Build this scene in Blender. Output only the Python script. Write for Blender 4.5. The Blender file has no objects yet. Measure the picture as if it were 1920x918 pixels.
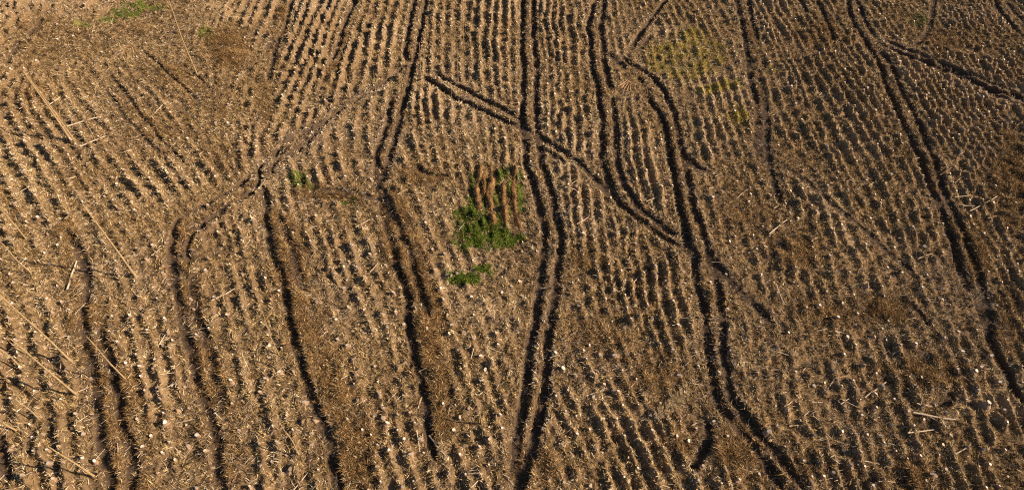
import bpy, math, random
import numpy as np
from mathutils import Matrix, Vector

random.seed(11)
rng = np.random.default_rng(7)
S = bpy.context.scene
COL = S.collection

# ------------------------------------------------------------------ camera, sky, sun, exposure
F_PX, PITCH, ROLL, CAM_H = 1067.0, math.radians(49.0), math.radians(2.5), 55.0
_f = np.array([0, math.cos(PITCH), -math.sin(PITCH)]); _r0 = np.array([1.0, 0, 0]); _u0 = np.cross(_r0, _f)
_r = math.cos(ROLL)*_r0 + math.sin(ROLL)*_u0
_u = -math.sin(ROLL)*_r0 + math.cos(ROLL)*_u0
cam_d = bpy.data.cameras.new('camera'); cam = bpy.data.objects.new('camera', cam_d); COL.objects.link(cam)
cam_d.sensor_width = 36.0; cam_d.lens = 36.0*F_PX/1920.0; cam_d.clip_end = 5000.0; cam_d.clip_start = 0.5
cam.matrix_world = Matrix(((_r[0], _u[0], -_f[0], 0), (_r[1], _u[1], -_f[1], 0), (_r[2], _u[2], -_f[2], CAM_H), (0, 0, 0, 1)))
S.camera = cam

SUN_EL, SUN_AZ = math.radians(29.5), math.radians(-6.0)     # azimuth measured from +x towards +y
W = bpy.data.worlds.new('World'); S.world = W; W.use_nodes = True
wn = W.node_tree; bg = wn.nodes['Background']
sky = wn.nodes.new('ShaderNodeTexSky'); sky.sky_type = 'NISHITA'; sky.sun_disc = False
sky.sun_elevation = SUN_EL; sky.sun_rotation = math.pi/2 - SUN_AZ
wn.links.new(sky.outputs[0], bg.inputs[0]); bg.inputs[1].default_value = 0.05
sl = bpy.data.lights.new('sun', 'SUN'); sl.energy = 5.0; sl.angle = math.radians(0.5); sl.color = (1.0, 0.81, 0.585)
so = bpy.data.objects.new('sun', sl); COL.objects.link(so)
sdir = Vector((math.cos(SUN_EL)*math.cos(SUN_AZ), math.cos(SUN_EL)*math.sin(SUN_AZ), math.sin(SUN_EL)))
so.rotation_euler = sdir.to_track_quat('Z', 'Y').to_euler(); so.location = (60, 40, 60)
S.view_settings.view_transform = 'Standard'; S.view_settings.look = 'None'
S.view_settings.gamma = 1.0; S.view_settings.use_curve_mapping = False; S.view_settings.exposure = 0.86
S.cycles.use_denoising = False; S.cycles.filter_width = 1.15; S.cycles.max_bounces = 4

# ------------------------------------------------------------------ helpers
def G(px, py, z=0.0):
    """photograph pixel -> point of the flat site at height z"""
    d = _f + _r*(px-960)/F_PX - _u*(py-459)/F_PX
    t = (z-CAM_H)/d[2]
    return np.array([0, 0, CAM_H]) + t*d

def Gv(px, py, z=0.0):
    d = _f[None] + _r[None]*((px-960)/F_PX)[:, None] - _u[None]*((py-459)/F_PX)[:, None]
    t = (z-CAM_H)/d[:, 2]
    return np.array([0, 0, CAM_H]) + t[:, None]*d

def PROJ(P):
    v = P - np.array([0, 0, CAM_H]); dz = v@_f
    return np.stack([960+F_PX*(v@_r)/dz, 459-F_PX*(v@_u)/dz], -1)

def sstep(a, b, x):
    t = np.clip((x-a)/(b-a), 0, 1); return t*t*(3-2*t)

def new_mesh(name, V, F, mats=(), midx=None, smooth=False, attrs=None):
    """V (n,3), F list of (array (m,k)) of equal-sized polygons"""
    if not isinstance(F, (list, tuple)): F = [F]
    me = bpy.data.meshes.new(name)
    V = np.asarray(V, dtype=np.float32); me.vertices.add(len(V)); me.vertices.foreach_set('co', V.ravel())
    loops = np.concatenate([f.ravel() for f in F]).astype(np.int32)
    tot = np.concatenate([np.full(len(f), f.shape[1]) for f in F]).astype(np.int32)
    st = np.concatenate([[0], np.cumsum(tot)[:-1]]).astype(np.int32)
    me.loops.add(len(loops)); me.loops.foreach_set('vertex_index', loops)
    me.polygons.add(len(tot)); me.polygons.foreach_set('loop_start', st)
    try: me.polygons.foreach_set('loop_total', tot)
    except Exception: pass
    for m in mats: me.materials.append(m)
    if midx is not None: me.polygons.foreach_set('material_index', np.asarray(midx, dtype=np.int32))
    me.polygons.foreach_set('use_smooth', np.full(len(tot), bool(smooth)))
    if attrs:
        for k, (dom, arr) in attrs.items():
            a = me.attributes.new(k, 'FLOAT', dom); a.data.foreach_set('value', np.asarray(arr, dtype=np.float32))
    me.update(calc_edges=True)
    return me

def link(name, me, parent=None, loc=None):
    o = bpy.data.objects.new(name, me); COL.objects.link(o)
    if parent is not None: o.parent = parent
    if loc is not None: o.location = loc
    return o

def tag(o, label=None, cat=None, group=None, kind=None):
    if label: o['label'] = label
    if cat: o['category'] = cat
    if group: o['group'] = group
    if kind: o['kind'] = kind
    return o

# ------------------------------------------------------------------ materials
def mat(name, rough=0.95):
    m = bpy.data.materials.new(name); m.use_nodes = True
    nt = m.node_tree; b = nt.nodes['Principled BSDF']; b.inputs['Roughness'].default_value = rough
    b.inputs['Specular IOR Level'].default_value = 0.12
    return m, nt, b

def ramp(nt, fac, stops):
    r = nt.nodes.new('ShaderNodeValToRGB'); e = r.color_ramp.elements
    while len(e) < len(stops): e.new(0.5)
    for k, (p, c) in enumerate(stops): e[k].position = p; e[k].color = (*c, 1)
    nt.links.new(fac, r.inputs[0]); return r.outputs[0]

def noise(nt, scale, detail=6, rough=0.6, vec=None):
    n = nt.nodes.new('ShaderNodeTexNoise'); n.inputs['Scale'].default_value = scale
    n.inputs['Detail'].default_value = detail; n.inputs['Roughness'].default_value = rough
    if vec is None:
        tc = nt.nodes.new('ShaderNodeTexCoord'); vec = tc.outputs['Object']
    nt.links.new(vec, n.inputs['Vector']); return n.outputs['Fac']

def mixc(nt, fac, a, b, mode='MIX'):
    m = nt.nodes.new('ShaderNodeMix'); m.data_type = 'RGBA'; m.blend_type = mode
    for s, v in ((0, fac), (6, a), (7, b)):
        if hasattr(v, 'is_linked'): nt.links.new(v, m.inputs[s])
        elif s == 0: m.inputs[0].default_value = v
        else: m.inputs[s].default_value = (*v, 1)
    return m.outputs[2]

def attr(nt, name):
    a = nt.nodes.new('ShaderNodeAttribute'); a.attribute_name = name; return a.outputs['Fac']

def fibre_mat(name, stops, rough=0.9):
    m, nt, b = mat(name, rough)
    nt.links.new(ramp(nt, attr(nt, 'tone'), stops), b.inputs['Base Color']); return m

M = {}
# forest soil with litter: tone patches, fine grain, plus real ground covers (green growth, moss, bare churned soil)
m, nt, b = mat('forest_soil')
tc = nt.nodes.new('ShaderNodeTexCoord').outputs['Object']
big = noise(nt, 0.12, 5, 0.6, tc); mid = noise(nt, 1.3, 8, 0.7, tc); fine = noise(nt, 9.0, 8, 0.75, tc)
c1 = ramp(nt, mid, [(0.25, (0.075, 0.047, 0.026)), (0.45, (0.140, 0.091, 0.050)), (0.6, (0.215, 0.146, 0.085)), (0.8, (0.31, 0.22, 0.135))])
c2 = ramp(nt, fine, [(0.30, (0.040, 0.026, 0.015)), (0.5, (0.17, 0.112, 0.061)), (0.72, (0.40, 0.285, 0.17))])
c = mixc(nt, 0.55, c1, c2)
c = mixc(nt, ramp(nt, big, [(0.40, (0, 0, 0)), (0.62, (1, 1, 1))]), c, mixc(nt, 0.4, c, (0.28, 0.175, 0.085)))
c = mixc(nt, attr(nt, 'pale'), c, mixc(nt, 0.6, c, (0.42, 0.31, 0.20)))
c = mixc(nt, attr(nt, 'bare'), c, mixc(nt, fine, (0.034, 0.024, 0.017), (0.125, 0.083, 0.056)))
c = mixc(nt, attr(nt, 'moss'), c, mixc(nt, fine, (0.10, 0.085, 0.015), (0.34, 0.27, 0.05)))
c = mixc(nt, attr(nt, 'green'), c, mixc(nt, fine, (0.018, 0.045, 0.006), (0.07, 0.13, 0.018)))
nt.links.new(c, b.inputs['Base Color'])
bp = nt.nodes.new('ShaderNodeBump'); bp.inputs['Strength'].default_value = 1.0; bp.inputs['Distance'].default_value = 0.10
nt.links.new(noise(nt, 6.0, 10, 0.75, tc), bp.inputs['Height']); nt.links.new(bp.outputs[0], b.inputs['Normal'])
M['soil'] = m
M['straw'] = fibre_mat('dry_straw', [(0.0, (0.035, 0.022, 0.011)), (0.3, (0.15, 0.094, 0.042)), (0.6, (0.36, 0.235, 0.102)), (0.82, (0.57, 0.41, 0.205)), (1.0, (0.84, 0.70, 0.48))])
M['brash'] = fibre_mat('brown_brash', [(0.0, (0.03, 0.018, 0.009)), (0.35, (0.125, 0.068, 0.027)), (0.75, (0.30, 0.172, 0.064)), (1.0, (0.56, 0.38, 0.19))])
M['grass'] = fibre_mat('green_grass', [(0.0, (0.03, 0.052, 0.007)), (0.45, (0.105, 0.165, 0.019)), (0.8, (0.21, 0.26, 0.04)), (1.0, (0.38, 0.33, 0.12))])
M['moss'] = fibre_mat('yellow_moss', [(0.0, (0.13, 0.115, 0.015)), (0.5, (0.36, 0.285, 0.04)), (0.85, (0.58, 0.45, 0.08)), (1.0, (0.64, 0.50, 0.22))])
M['slash'] = fibre_mat('pale_slash', [(0.0, (0.14, 0.095, 0.06)), (0.4, (0.40, 0.30, 0.20)), (0.75, (0.68, 0.56, 0.42)), (1.0, (0.86, 0.78, 0.66))])
M['bracken'] = fibre_mat('rust_bracken', [(0.0, (0.05, 0.025, 0.010)), (0.5, (0.17, 0.088, 0.034)), (1.0, (0.36, 0.22, 0.10))])
def wood(name, a, b_, scale=6, vary=None):
    m, nt, b = mat(name); c = ramp(nt, noise(nt, scale, 8, 0.7), [(0.3, a), (0.7, b_)])
    if vary:
        oi = nt.nodes.new('ShaderNodeObjectInfo'); c = mixc(nt, ramp(nt, oi.outputs['Random'], [(0.2, (0, 0, 0)), (1.0, (.95, .95, .95))]), c, vary)
    nt.links.new(c, b.inputs['Base Color']); M[name] = m
wood('stump_bark', (0.14, 0.085, 0.05), (0.46, 0.32, 0.22), 3)
wood('cut_wood', (0.66, 0.52, 0.40), (0.90, 0.80, 0.68), 2.5, (0.42, 0.30, 0.20))
wood('weathered_wood', (0.44, 0.37, 0.30), (0.66, 0.58, 0.49), 9)
wood('aged_cut', (0.26, 0.18, 0.115), (0.50, 0.38, 0.27), 9)
wood('log_pale', (0.38, 0.28, 0.19), (0.68, 0.55, 0.41))
wood('log_brown', (0.24, 0.135, 0.075), (0.46, 0.29, 0.17))
wood('pole_bark', (0.22, 0.15, 0.075), (0.45, 0.32, 0.175), 3)
wood('twig_bark', (0.28, 0.20, 0.12), (0.50, 0.38, 0.25))
wood('grey_bark', (0.10, 0.08, 0.06), (0.24, 0.19, 0.15))

# ------------------------------------------------------------------ survey data, read off the photograph in its pixels
def Q(x0, y0, s, *pts): return [(x0+a/s, y0+b/s) for a, b in pts]
RUTS = [  # (points, depth)
 ([(980,-30),(981,0),(980,50),(981,100),(983,140),(981,187),(981,220),(985,253),(988,300),(997,336),(1010,373),(1022,416),(1022,456),(1020,486),(1015,519),(1010,559),(1006,606),(998,640),(993,669),(990,722),(983,755),(973,799),(967,829),(962,870),(960,900)], .50),
 ([(1001,-30),(1001,0),(1001,50),(1003,93),(1007,133),(1005,183),(1007,233),(1011,267),(1015,300),(1023,325),(1037,366),(1048,413),(1052,449),(1050,486),(1045,519),(1040,559),(1035,599),(1030,632),(1025,705),(1020,739),(1005,800),(990,869),(975,902),(965,930),(950,960)], .50),
 ([(1125,-30),(1121,0),(1112,13),(1105,50),(1108,93),(1113,133),(1123,167),(1128,207),(1130,253),(1133,300),(1137,320),(1143,339),(1153,366),(1173,389),(1207,416),(1247,446),(1280,463),(1305,478)], .50),
 ([(1140,-30),(1135,0),(1128,50),(1130,87),(1135,123),(1142,157),(1150,177)], .45),
 ([(1150,177),(1153,213),(1157,260),(1160,300),(1162,320),(1168,339),(1183,366),(1200,389),(1217,401),(1243,423),(1278,446)], .32),
 ([(1140,97),(1167,123),(1180,135)], .22),
 ([(1191,140),(1198,147),(1210,163)], .5),
 ([(1215,178),(1226,195),(1237,210),(1247,240),(1253,267),(1258,300),(1262,318),(1268,346),(1275,389),(1285,426),(1293,456),(1303,478),(1300,499),(1310,539),(1320,573),(1325,606),(1326,630),(1330,662),(1337,712),(1347,752),(1367,779),(1393,812),(1417,842),(1440,872),(1460,900),(1475,925)], .52),
 ([(1165,98),(1180,117),(1213,137),(1243,167),(1257,193),(1267,220),(1273,253),(1282,290),(1288,316),(1293,346),(1300,386),(1312,419),(1323,449),(1332,483),(1340,513),(1348,553),(1353,599),(1355,632),(1360,672),(1365,722),(1377,749),(1403,782),(1440,829),(1467,859),(1493,895),(1512,925)], .46),
 ([(1333,772),(1330,802),(1327,832),(1307,865),(1283,885)], .5),
 ([(1378,-10),(1390,33),(1397,73),(1405,110),(1408,143),(1415,173),(1421,207),(1423,267),(1425,310)], .34),
 ([(1402,0),(1405,13),(1415,53),(1422,83)], .28),
 ([(1433,178),(1438,200),(1440,240),(1441,290),(1447,323),(1457,359),(1468,389)], .30),
 ([(1585,-20),(1590,0),(1598,33),(1613,60),(1630,87),(1650,123),(1660,157),(1673,187),(1687,220),(1703,247),(1717,277),(1730,306),(1738,330),(1750,356),(1767,393),(1780,429),(1793,466),(1803,503),(1817,536),(1837,569),(1850,606),(1858,640),(1870,669),(1890,705),(1907,739),(1930,770)], .42),
 ([(1603,-10),(1610,7),(1627,47),(1640,70)], .38),
 ([(1645,93),(1663,110),(1680,143),(1690,173),(1707,203),(1723,233),(1737,267),(1753,300),(1760,323),(1777,366),(1793,403),(1810,439),(1827,486),(1843,533),(1858,590),(1866,625)], .36),
 ([(1637,77),(1667,93),(1703,110),(1740,123),(1773,138),(1807,155),(1840,170),(1873,187),(1907,200),(1935,208)], .55),
 ([(1653,72),(1693,90),(1733,107),(1777,125),(1820,143),(1873,166),(1925,190)], .44),
 ([(1660,84),(1695,100),(1740,120),(1776,132),(1815,150),(1873,177),(1935,200)], .42),
 ([(1752,-10),(1747,33),(1737,63),(1720,83),(1698,92)], .22),
 ([(1862,-5),(1880,27),(1900,50),(1925,75)], .34), ([(1885,0),(1905,25),(1925,46)], .26),
 ([(1497,-5),(1517,30)], .25), ([(1528,-5),(1550,37),(1557,57),(1567,83)], .30),
 ([(780,-20),(778,0),(773,27),(767,60),(762,97),(765,122)], .46),
 ([(803,-20),(800,0),(795,30),(788,67),(782,103),(775,123),(770,153),(760,187),(750,227),(743,255),(730,300),(716,345)], .42),
 ([(735,180),(727,233),(713,267),(709,300),(706,330),(711,360),(717,393),(727,423),(737,456),(743,493),(755,519),(764,550),(766,590),(768,622),(777,649),(783,679),(792,715),(798,749),(803,779),(812,830),(820,870)], .40),
 ([(716,345),(735,390),(752,430),(768,475),(782,520),(796,560),(804,585),(808,610)], .26),
 ([(665,-10),(662,10),(652,37),(642,70),(632,100),(623,123)], .40),
 ([(550,0),(537,47),(523,80),(513,113),(503,160)], .22),
 ([(762,125),(735,145),(713,163),(690,177),(660,192),(630,212),(603,233),(575,247),(552,258),(530,277),(505,298),(488,318),(480,349),(455,368),(433,383),(400,406),(372,426),(357,445),(350,470),(356,510)], .60),
 ([(600,250),(575,268),(552,288),(533,297),(515,312),(505,335)], .46),
 ([(478,322),(440,352),(400,375),(362,395),(340,408),(329,430),(323,466),(322,503),(330,536),(337,573),(347,606),(353,640),(363,662),(370,709),(383,755),(397,795),(407,829),(410,879),(418,940)], .44),
 ([(356,510),(362,550),(372,595),(385,630),(396,665),(403,700),(410,740),(420,780)], .22),
 ([(792,143),(820,163),(853,183),(880,197),(910,210),(947,227),(970,237),(984,245),(1003,253),(1024,262),(1040,272),(1057,282),(1083,300),(1100,316),(1123,342),(1150,372)], .44),
 ([(806,140),(820,142),(840,153),(867,167),(897,183),(927,197),(953,211),(978,224)], .40),
 ([(1022,279),(1053,300),(1070,312)], .22),
 ([(1253,-5),(1227,30),(1203,60),(1190,80),(1178,97)], .42), ([(1222,65),(1208,82),(1198,96)], .22),
 ([(125,430),(145,465),(157,500),(163,540),(160,590),(162,640),(175,690),(180,712),(187,779),(193,829),(205,879),(214,940)], .34),
 ([(190,600),(200,650),(213,695),(222,735),(229,792),(243,832),(248,865),(250,940)], .36),
 ([(490,345),(499,390),(504,446),(517,486),(530,523),(545,590),(557,645),(566,675),(572,705),(580,735),(592,765),(603,789),(613,825),(627,865),(645,940)], .37),
 ([(522,390),(533,425),(545,465),(560,510),(575,560)], .2),
 ([(265,95),(295,118),(320,142),(353,173),(385,200)], .17), ([(340,118),(377,150),(405,178)], .13), ([(205,140),(233,173),(263,213),(290,247),(320,277),(350,310)], .18), ([(195,165),(218,195),(240,225),(275,262),(305,295)], .15),
 ([(1450,296),(1470,309),(1517,343),(1567,387),(1607,419),(1635,441),(1655,462),(1697,499),(1730,527)], .16),
 ([(1325,470),(1348,502),(1373,529),(1403,559),(1437,593),(1465,617)], .32), ([(1700,565),(1733,596),(1750,620)], .24),
 ([(1740,769),(1773,752),(1793,729)], .30), ([(573,368),(613,356),(667,359),(712,376)], .26),
 ([(-5,800),(3,825),(10,862),(20,920)], .40), ([(780,305),(800,325),(850,330)], .25),
 ([(40,80),(70,55),(95,20)], .22), ([(15,130),(40,75)], .2), ([(1290,290),(1310,315),(1345,322)], .25),
 ([(1440,888),(1455,915)], .2), ([(500,100),(512,70)], .25),
]
RUTS = [(p, d if d > .42 else d*1.25) for p, d in RUTS]
BANKS = [([(640,222),(612,245),(585,262),(558,276),(535,292),(512,312)], .38), ([(486,358),(460,378),(438,393),(408,414),(380,434),(366,448)], .36), ([(470,340),(440,362),(402,384),(365,405)], .22),  # these are added along the left curving ruts' sunward side to shade them
  # low earth banks (points, height)
 ([(1040,185),(1070,205),(1100,240),(1112,258)], .28), ([(820,20),(860,38),(900,70),(960,100)], .22),
 ([(1455,306),(1500,345),(1555,392),(1600,425),(1632,452),(1690,505)], .22), ([(200,100),(150,110),(110,140)], .15),
 ([(480,322),(440,358),(400,392),(350,420)], .15), ([(985,245),(1000,258),(1025,272)], .12),
]
ROWDIR = [((220,180),(327,300)),((243,319),(300,393)),((283,539),(303,593)),((57,689),(93,832)),((297,722),(307,792)),((590,93),(543,213)),
 ((723,7),(717,33)),((957,60),(957,167)),((1033,10),(1035,100)),((570,379),(583,439)),((623,429),(640,490)),((653,573),(670,612)),
 ((1127,433),(1137,523)),((1223,486),(1237,566)),((1260,486),(1287,593)),((1060,642),(1080,695)),((1167,815),(1203,889)),((713,755),(733,825)),
 ((853,655),(870,712)),((1467,163),(1483,207)),((1613,167),(1667,247)),((1817,183),(1857,240)),((1543,309),(1587,386)),((1730,433),(1750,486)),
 ((1453,729),(1467,812)),((1530,812),(1550,879)),((1860,759),(1883,819)),((1640,619),(1657,672)),((1167,190),(1180,290)),((1293,200),(1307,253)),
 ((1327,7),(1360,63)),((127,60),(167,10)),((167,67),(240,23)),((10,346),(30,386)),((690,90),(680,140)),((560,180),(540,225)),((30,560),(50,600)),((840,90),(840,160))]
ROWZ = [  # (x, y, radius px, strength) where the planted rows stand out or fade
 (640,650,95,.05),(905,575,85,.1),(320,60,130,.15),(310,895,60,.15),(1300,130,100,.35),(745,440,60,.15),(830,380,55,.1),(480,345,40,.2),
 (120,110,90,.2),(890,265,55,.15),(1185,150,40,.1),(1770,790,70,.3),(1650,590,60,.2),(60,780,130,1.5),(590,110,90,1.35),(1500,170,70,1.2),
 (1230,530,80,1.35),(1060,60,70,1.1),(430,100,50,.1),(1720,30,50,.3),(1090,800,60,.3),(1500,700,60,.5),(1180,850,60,1.2),(930,60,50,1.1),(1740,860,50,.5),(1560,470,80,.35),(1400,380,60,.35),(1430,560,50,.45),(1640,520,60,.45),(1850,480,50,.35),(1880,300,50,.35),(1600,700,70,.45),(160,150,60,.3),(420,230,60,.35),(330,180,40,.4),(1240,720,60,.4),(1130,640,40,.4),(790,640,50,.4),(1010,850,60,.4),(500,620,50,.4),(1400,700,50,.4),(1830,700,60,.5),(1760,600,50,.4),(290,430,45,.4),(90,540,50,.6)]

def Z(x0, y0, *p): return Q(x0, y0, 3.0, *p)
STUMPS = (
 Z(1440,306,(730,270),(400,285),(905,618),(1040,780),(290,885),(390,860),(500,895),(512,835),(500,480),(1370,285),(1230,380),(1425,545),(895,452),(850,155),(985,690),(1110,222),(290,797),(550,455),(275,268),(175,300),(1243,605),(650,190),(1275,730),(418,340),(993,560),(150,660),(1260,80),(1285,122),(1345,365),(785,145),(70,155))
 + Z(1440,612,(808,272),(875,275),(828,325),(1082,22),(1108,125),(1130,135),(1155,253),(1195,228),(545,212),(585,162),(275,318),(325,310),(420,328),(525,405),(610,445),(622,368),(722,395),(192,518),(62,543),(10,580),(272,600),(305,765),(378,815),(885,515),(1048,600),(997,652),(862,722),(930,830),(900,855),(1250,765),(710,545),(732,690),(1228,438),(1340,460),(720,172),(675,65),(650,5),(125,22),(265,105),(1010,480),(605,45),(455,48),(1345,685))
 + Z(960,612,(580,152),(625,235),(360,265),(485,240),(400,128),(440,90),(315,355),(460,382),(600,358),(755,400),(365,490),(590,520),(700,628),(930,610),(995,628),(965,772),(660,725),(330,700),(365,600),(925,180),(1060,205),(945,260),(1235,125),(1390,250),(785,487),(1275,380),(265,657),(520,312),(290,225),(440,880),(545,680),(1220,605))
 + Z(480,612,(665,207),(550,315),(825,275),(565,400),(690,372),(710,440),(595,570),(655,490),(680,655),(735,535),(715,505),(1160,18),(1135,125),(1262,157),(1285,232),(1245,312),(1145,500),(1220,505),(1365,490),(1315,555),(1255,670),(885,865),(255,525),(70,503),(345,795),(160,710),(85,745),(140,110),(50,280),(185,795),(20,355),(455,55),(825,625),(1110,570),(1310,765),(1080,30),(795,480),(510,510),(265,415),(325,515),(680,295),(1120,430),(1195,450),(205,245),(125,245),(960,10),(1400,410),(1385,560))
 + Z(0,612,(705,215),(860,235),(885,345),(905,410),(490,270),(300,510),(465,595),(520,750),(970,738),(1103,605),(290,175),(115,170),(60,350),(185,355),(265,765),(130,840),(295,850),(350,888),(165,610),(375,45),(605,15),(820,10),(905,90),(1290,300),(1240,265),(960,320),(1030,330),(335,400),(230,595),(50,760),(265,25),(20,60),(155,540),(990,455),(925,540),(1045,660),(790,665),(760,510),(40,675),(905,700),(1050,445),(965,70),(50,515),(185,695),(250,685))
 + Z(0,306,(760,470),(820,533),(645,540),(225,95),(95,175),(85,230),(215,655),(125,670),(310,675),(775,745),(640,735),(340,770),(290,835),(60,780),(925,870),(805,860),(1060,745),(1145,590),(1195,740),(1075,800),(1350,375),(1245,435),(1225,385),(1420,275),(1265,325),(585,182),(1160,220),(1355,610),(1205,840),(655,115),(860,225),(840,185),(35,380),(260,390),(320,260),(675,335),(65,90),(320,455),(210,540),(210,300),(265,760),(1420,800))
 + Z(480,306,(680,345),(435,405),(490,400),(610,640),(490,685),(770,720),(640,505),(655,560),(745,612),(725,560),(520,545),(410,580),(990,470),(998,268),(25,605),(55,680),(125,710),(390,790),(455,815),(520,800),(1205,888),(1340,862),(1225,845),(1385,712),(1435,680),(1130,608),(1095,625),(1060,500),(1065,325),(205,380),(145,260),(165,218),(710,455),(275,270),(345,610),(105,715),(645,75),(955,330))
 + Z(960,306,(45,650),(110,655),(1130,345),(1258,405),(1380,475),(1250,345),(1360,400),(1430,460),(905,320),(1275,85),(1350,160),(1345,125),(530,655),(970,600),(980,660),(380,365),(640,650),(1310,30),(1415,345),(1215,600),(1340,490),(995,760),(1010,740),(865,655),(570,870),(1230,430))
 + Z(1440,0,(830,455),(950,755),(1330,705),(1175,630),(1100,720),(1180,720),(690,650),(130,490),(160,575),(425,325),(265,548),(320,720),(680,70),(635,70),(120,315),(740,350),(955,310),(975,240),(1065,240),(1325,185),(1250,75))
 + Z(960,0,(325,440),(670,715),(810,820),(795,770),(1110,800),(1320,605),(993,428),(1115,55),(740,625)) 
 + Z(480,0,(635,200),(640,330),(260,345),(265,370),(1105,605),(800,200))
 + Z(0,0,(205,343),(245,435),(325,463),(1140,412),(730,845),(540,885),(825,885),(60,870),(1280,688),(495,10),(575,170),(320,215),(755,155),(905,215),(550,335),(770,320),(735,325),(1195,515)))
def ZL(x0, y0, *p): return [((x0+a/3, y0+b/3), (x0+c/3, y0+d/3)) for a, b, c, d in p]
LOGS = (
 ZL(0,0,(1020,465,1085,445),(1390,115,1425,95),(280,600,345,555),(870,635,935,585),(970,810,1015,770),(455,830,600,775),(380,715,555,660),(500,880,520,830),(175,690,195,680),(330,640,345,590))
 + ZL(480,0,(735,140,770,120),(390,815,410,780),(420,740,465,775),(340,918,355,895),(1290,360,1310,340),(770,620,810,595),(1070,295,1095,280),(95,440,110,420))
 + ZL(960,0,(785,300,795,265),(245,495,260,460),(390,780,390,850),(480,690,500,660))
 + ZL(1440,0,(290,530,315,505),(30,635,75,610),(480,660,535,645),(690,295,735,290),(930,640,945,605),(230,430,260,415))
 + ZL(0,306,(850,518,905,487),(385,710,430,550),(460,435,480,420),(80,290,120,310),(130,310,185,268),(1190,770,1350,690),(415,495,470,475),(480,575,530,565),(245,385,250,355),(390,860,405,850),(1020,375,1070,400),(420,850,470,770),(910,540,930,510))
 + ZL(480,306,(0,145,55,100),(320,45,345,0),(65,315,120,300),(300,450,345,435),(300,450,345,480),(270,760,315,738),(640,610,690,570),(830,320,865,310),(120,325,130,305),(300,870,330,890),(560,360,640,310),(770,200,850,140))
 + ZL(960,306,(335,110,385,90),(755,215,825,185),(770,205,800,195),(365,345,435,295),(1130,540,1185,548),(600,720,640,705),(650,750,660,730),(555,655,585,620),(655,545,665,515),(600,515,630,530),(1260,400,1285,430),(370,860,390,850),(590,380,630,372),(655,450,690,490),(280,625,310,622),(865,230,890,235),(1270,190,1325,145),(1110,135,1150,125),(680,680,720,620),(440,345,470,335),(215,465,245,455))
 + ZL(1440,306,(1140,265,1280,195),(845,535,915,512),(1055,185,1140,180),(1055,108,1090,78),(445,95,485,85),(0,410,105,320),(1235,312,1290,295),(1130,440,1210,440),(105,475,140,460),(565,130,600,100),(1245,40,1285,5),(970,60,1030,30),(1305,750,1375,778),(510,610,518,590),(45,680,90,790),(240,445,275,420),(780,875,830,870))
 + ZL(0,612,(1300,865,1335,805),(660,775,662,640),(720,570,765,615),(340,255,360,180),(430,135,465,105),(515,95,565,60),(785,712,820,712),(930,695,970,672),(975,670,1020,735),(1130,275,1145,230),(1315,345,1330,300),(450,445,475,420),(970,245,1015,215),(880,105,950,15),(1115,290,1140,287),(1205,460,1240,455),(40,275,80,240),(1360,145,1400,240),(610,690,650,630),(600,470,640,468))
 + ZL(480,612,(925,100,945,170),(350,60,405,20),(360,420,410,355),(400,580,480,535),(385,500,410,465),(205,918,290,815),(745,410,785,370),(785,410,830,370),(910,460,930,390),(1080,490,1100,400),(970,600,1080,755),(905,590,920,700),(935,600,937,670),(690,705,720,685),(750,620,765,685),(980,520,1045,490),(1055,325,1080,350),(1025,350,1050,325),(945,895,980,880),(1120,678,1165,675),(1190,25,1225,38),(1310,115,1400,140),(1245,440,1270,545),(265,175,320,195),(1030,610,1100,565),(200,560,255,585),(925,90,970,88))
 + ZL(960,612,(220,755,255,710),(225,755,275,770),(730,370,775,390),(655,350,695,310),(670,135,740,160),(1000,312,1080,318),(1005,160,1055,148),(995,720,1000,745),(120,900,145,870),(165,90,170,150),(1285,800,1305,730),(1310,808,1360,810),(1105,875,1155,900),(1040,400,1105,445),(1040,515,1095,545),(1305,318,1355,332),(210,310,215,370),(1320,410,1310,460),(1350,455,1352,500),(415,380,520,350),(870,270,940,330))
 + ZL(1440,612,(550,392,665,308),(815,482,1050,525),(780,602,940,573),(410,435,455,405),(250,420,315,420),(205,495,240,465),(240,490,270,472),(195,265,205,230),(205,235,245,195),(345,340,375,290),(375,290,465,268),(0,120,40,133),(40,133,130,160),(345,40,410,43),(345,20,440,30),(370,612,380,580),(400,570,415,535),(290,740,310,715),(350,710,350,650),(540,755,630,770),(855,382,910,378),(1060,265,1130,300),(875,175,920,190),(700,155,745,130),(1060,710,1140,660),(945,360,1000,325),(670,655,690,630),(90,450,150,405)))
FAN = ZL(960,0,(596,490,652,446),(612,496,662,452),(628,503,662,455),(645,512,668,462),(668,514,668,462))
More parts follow.
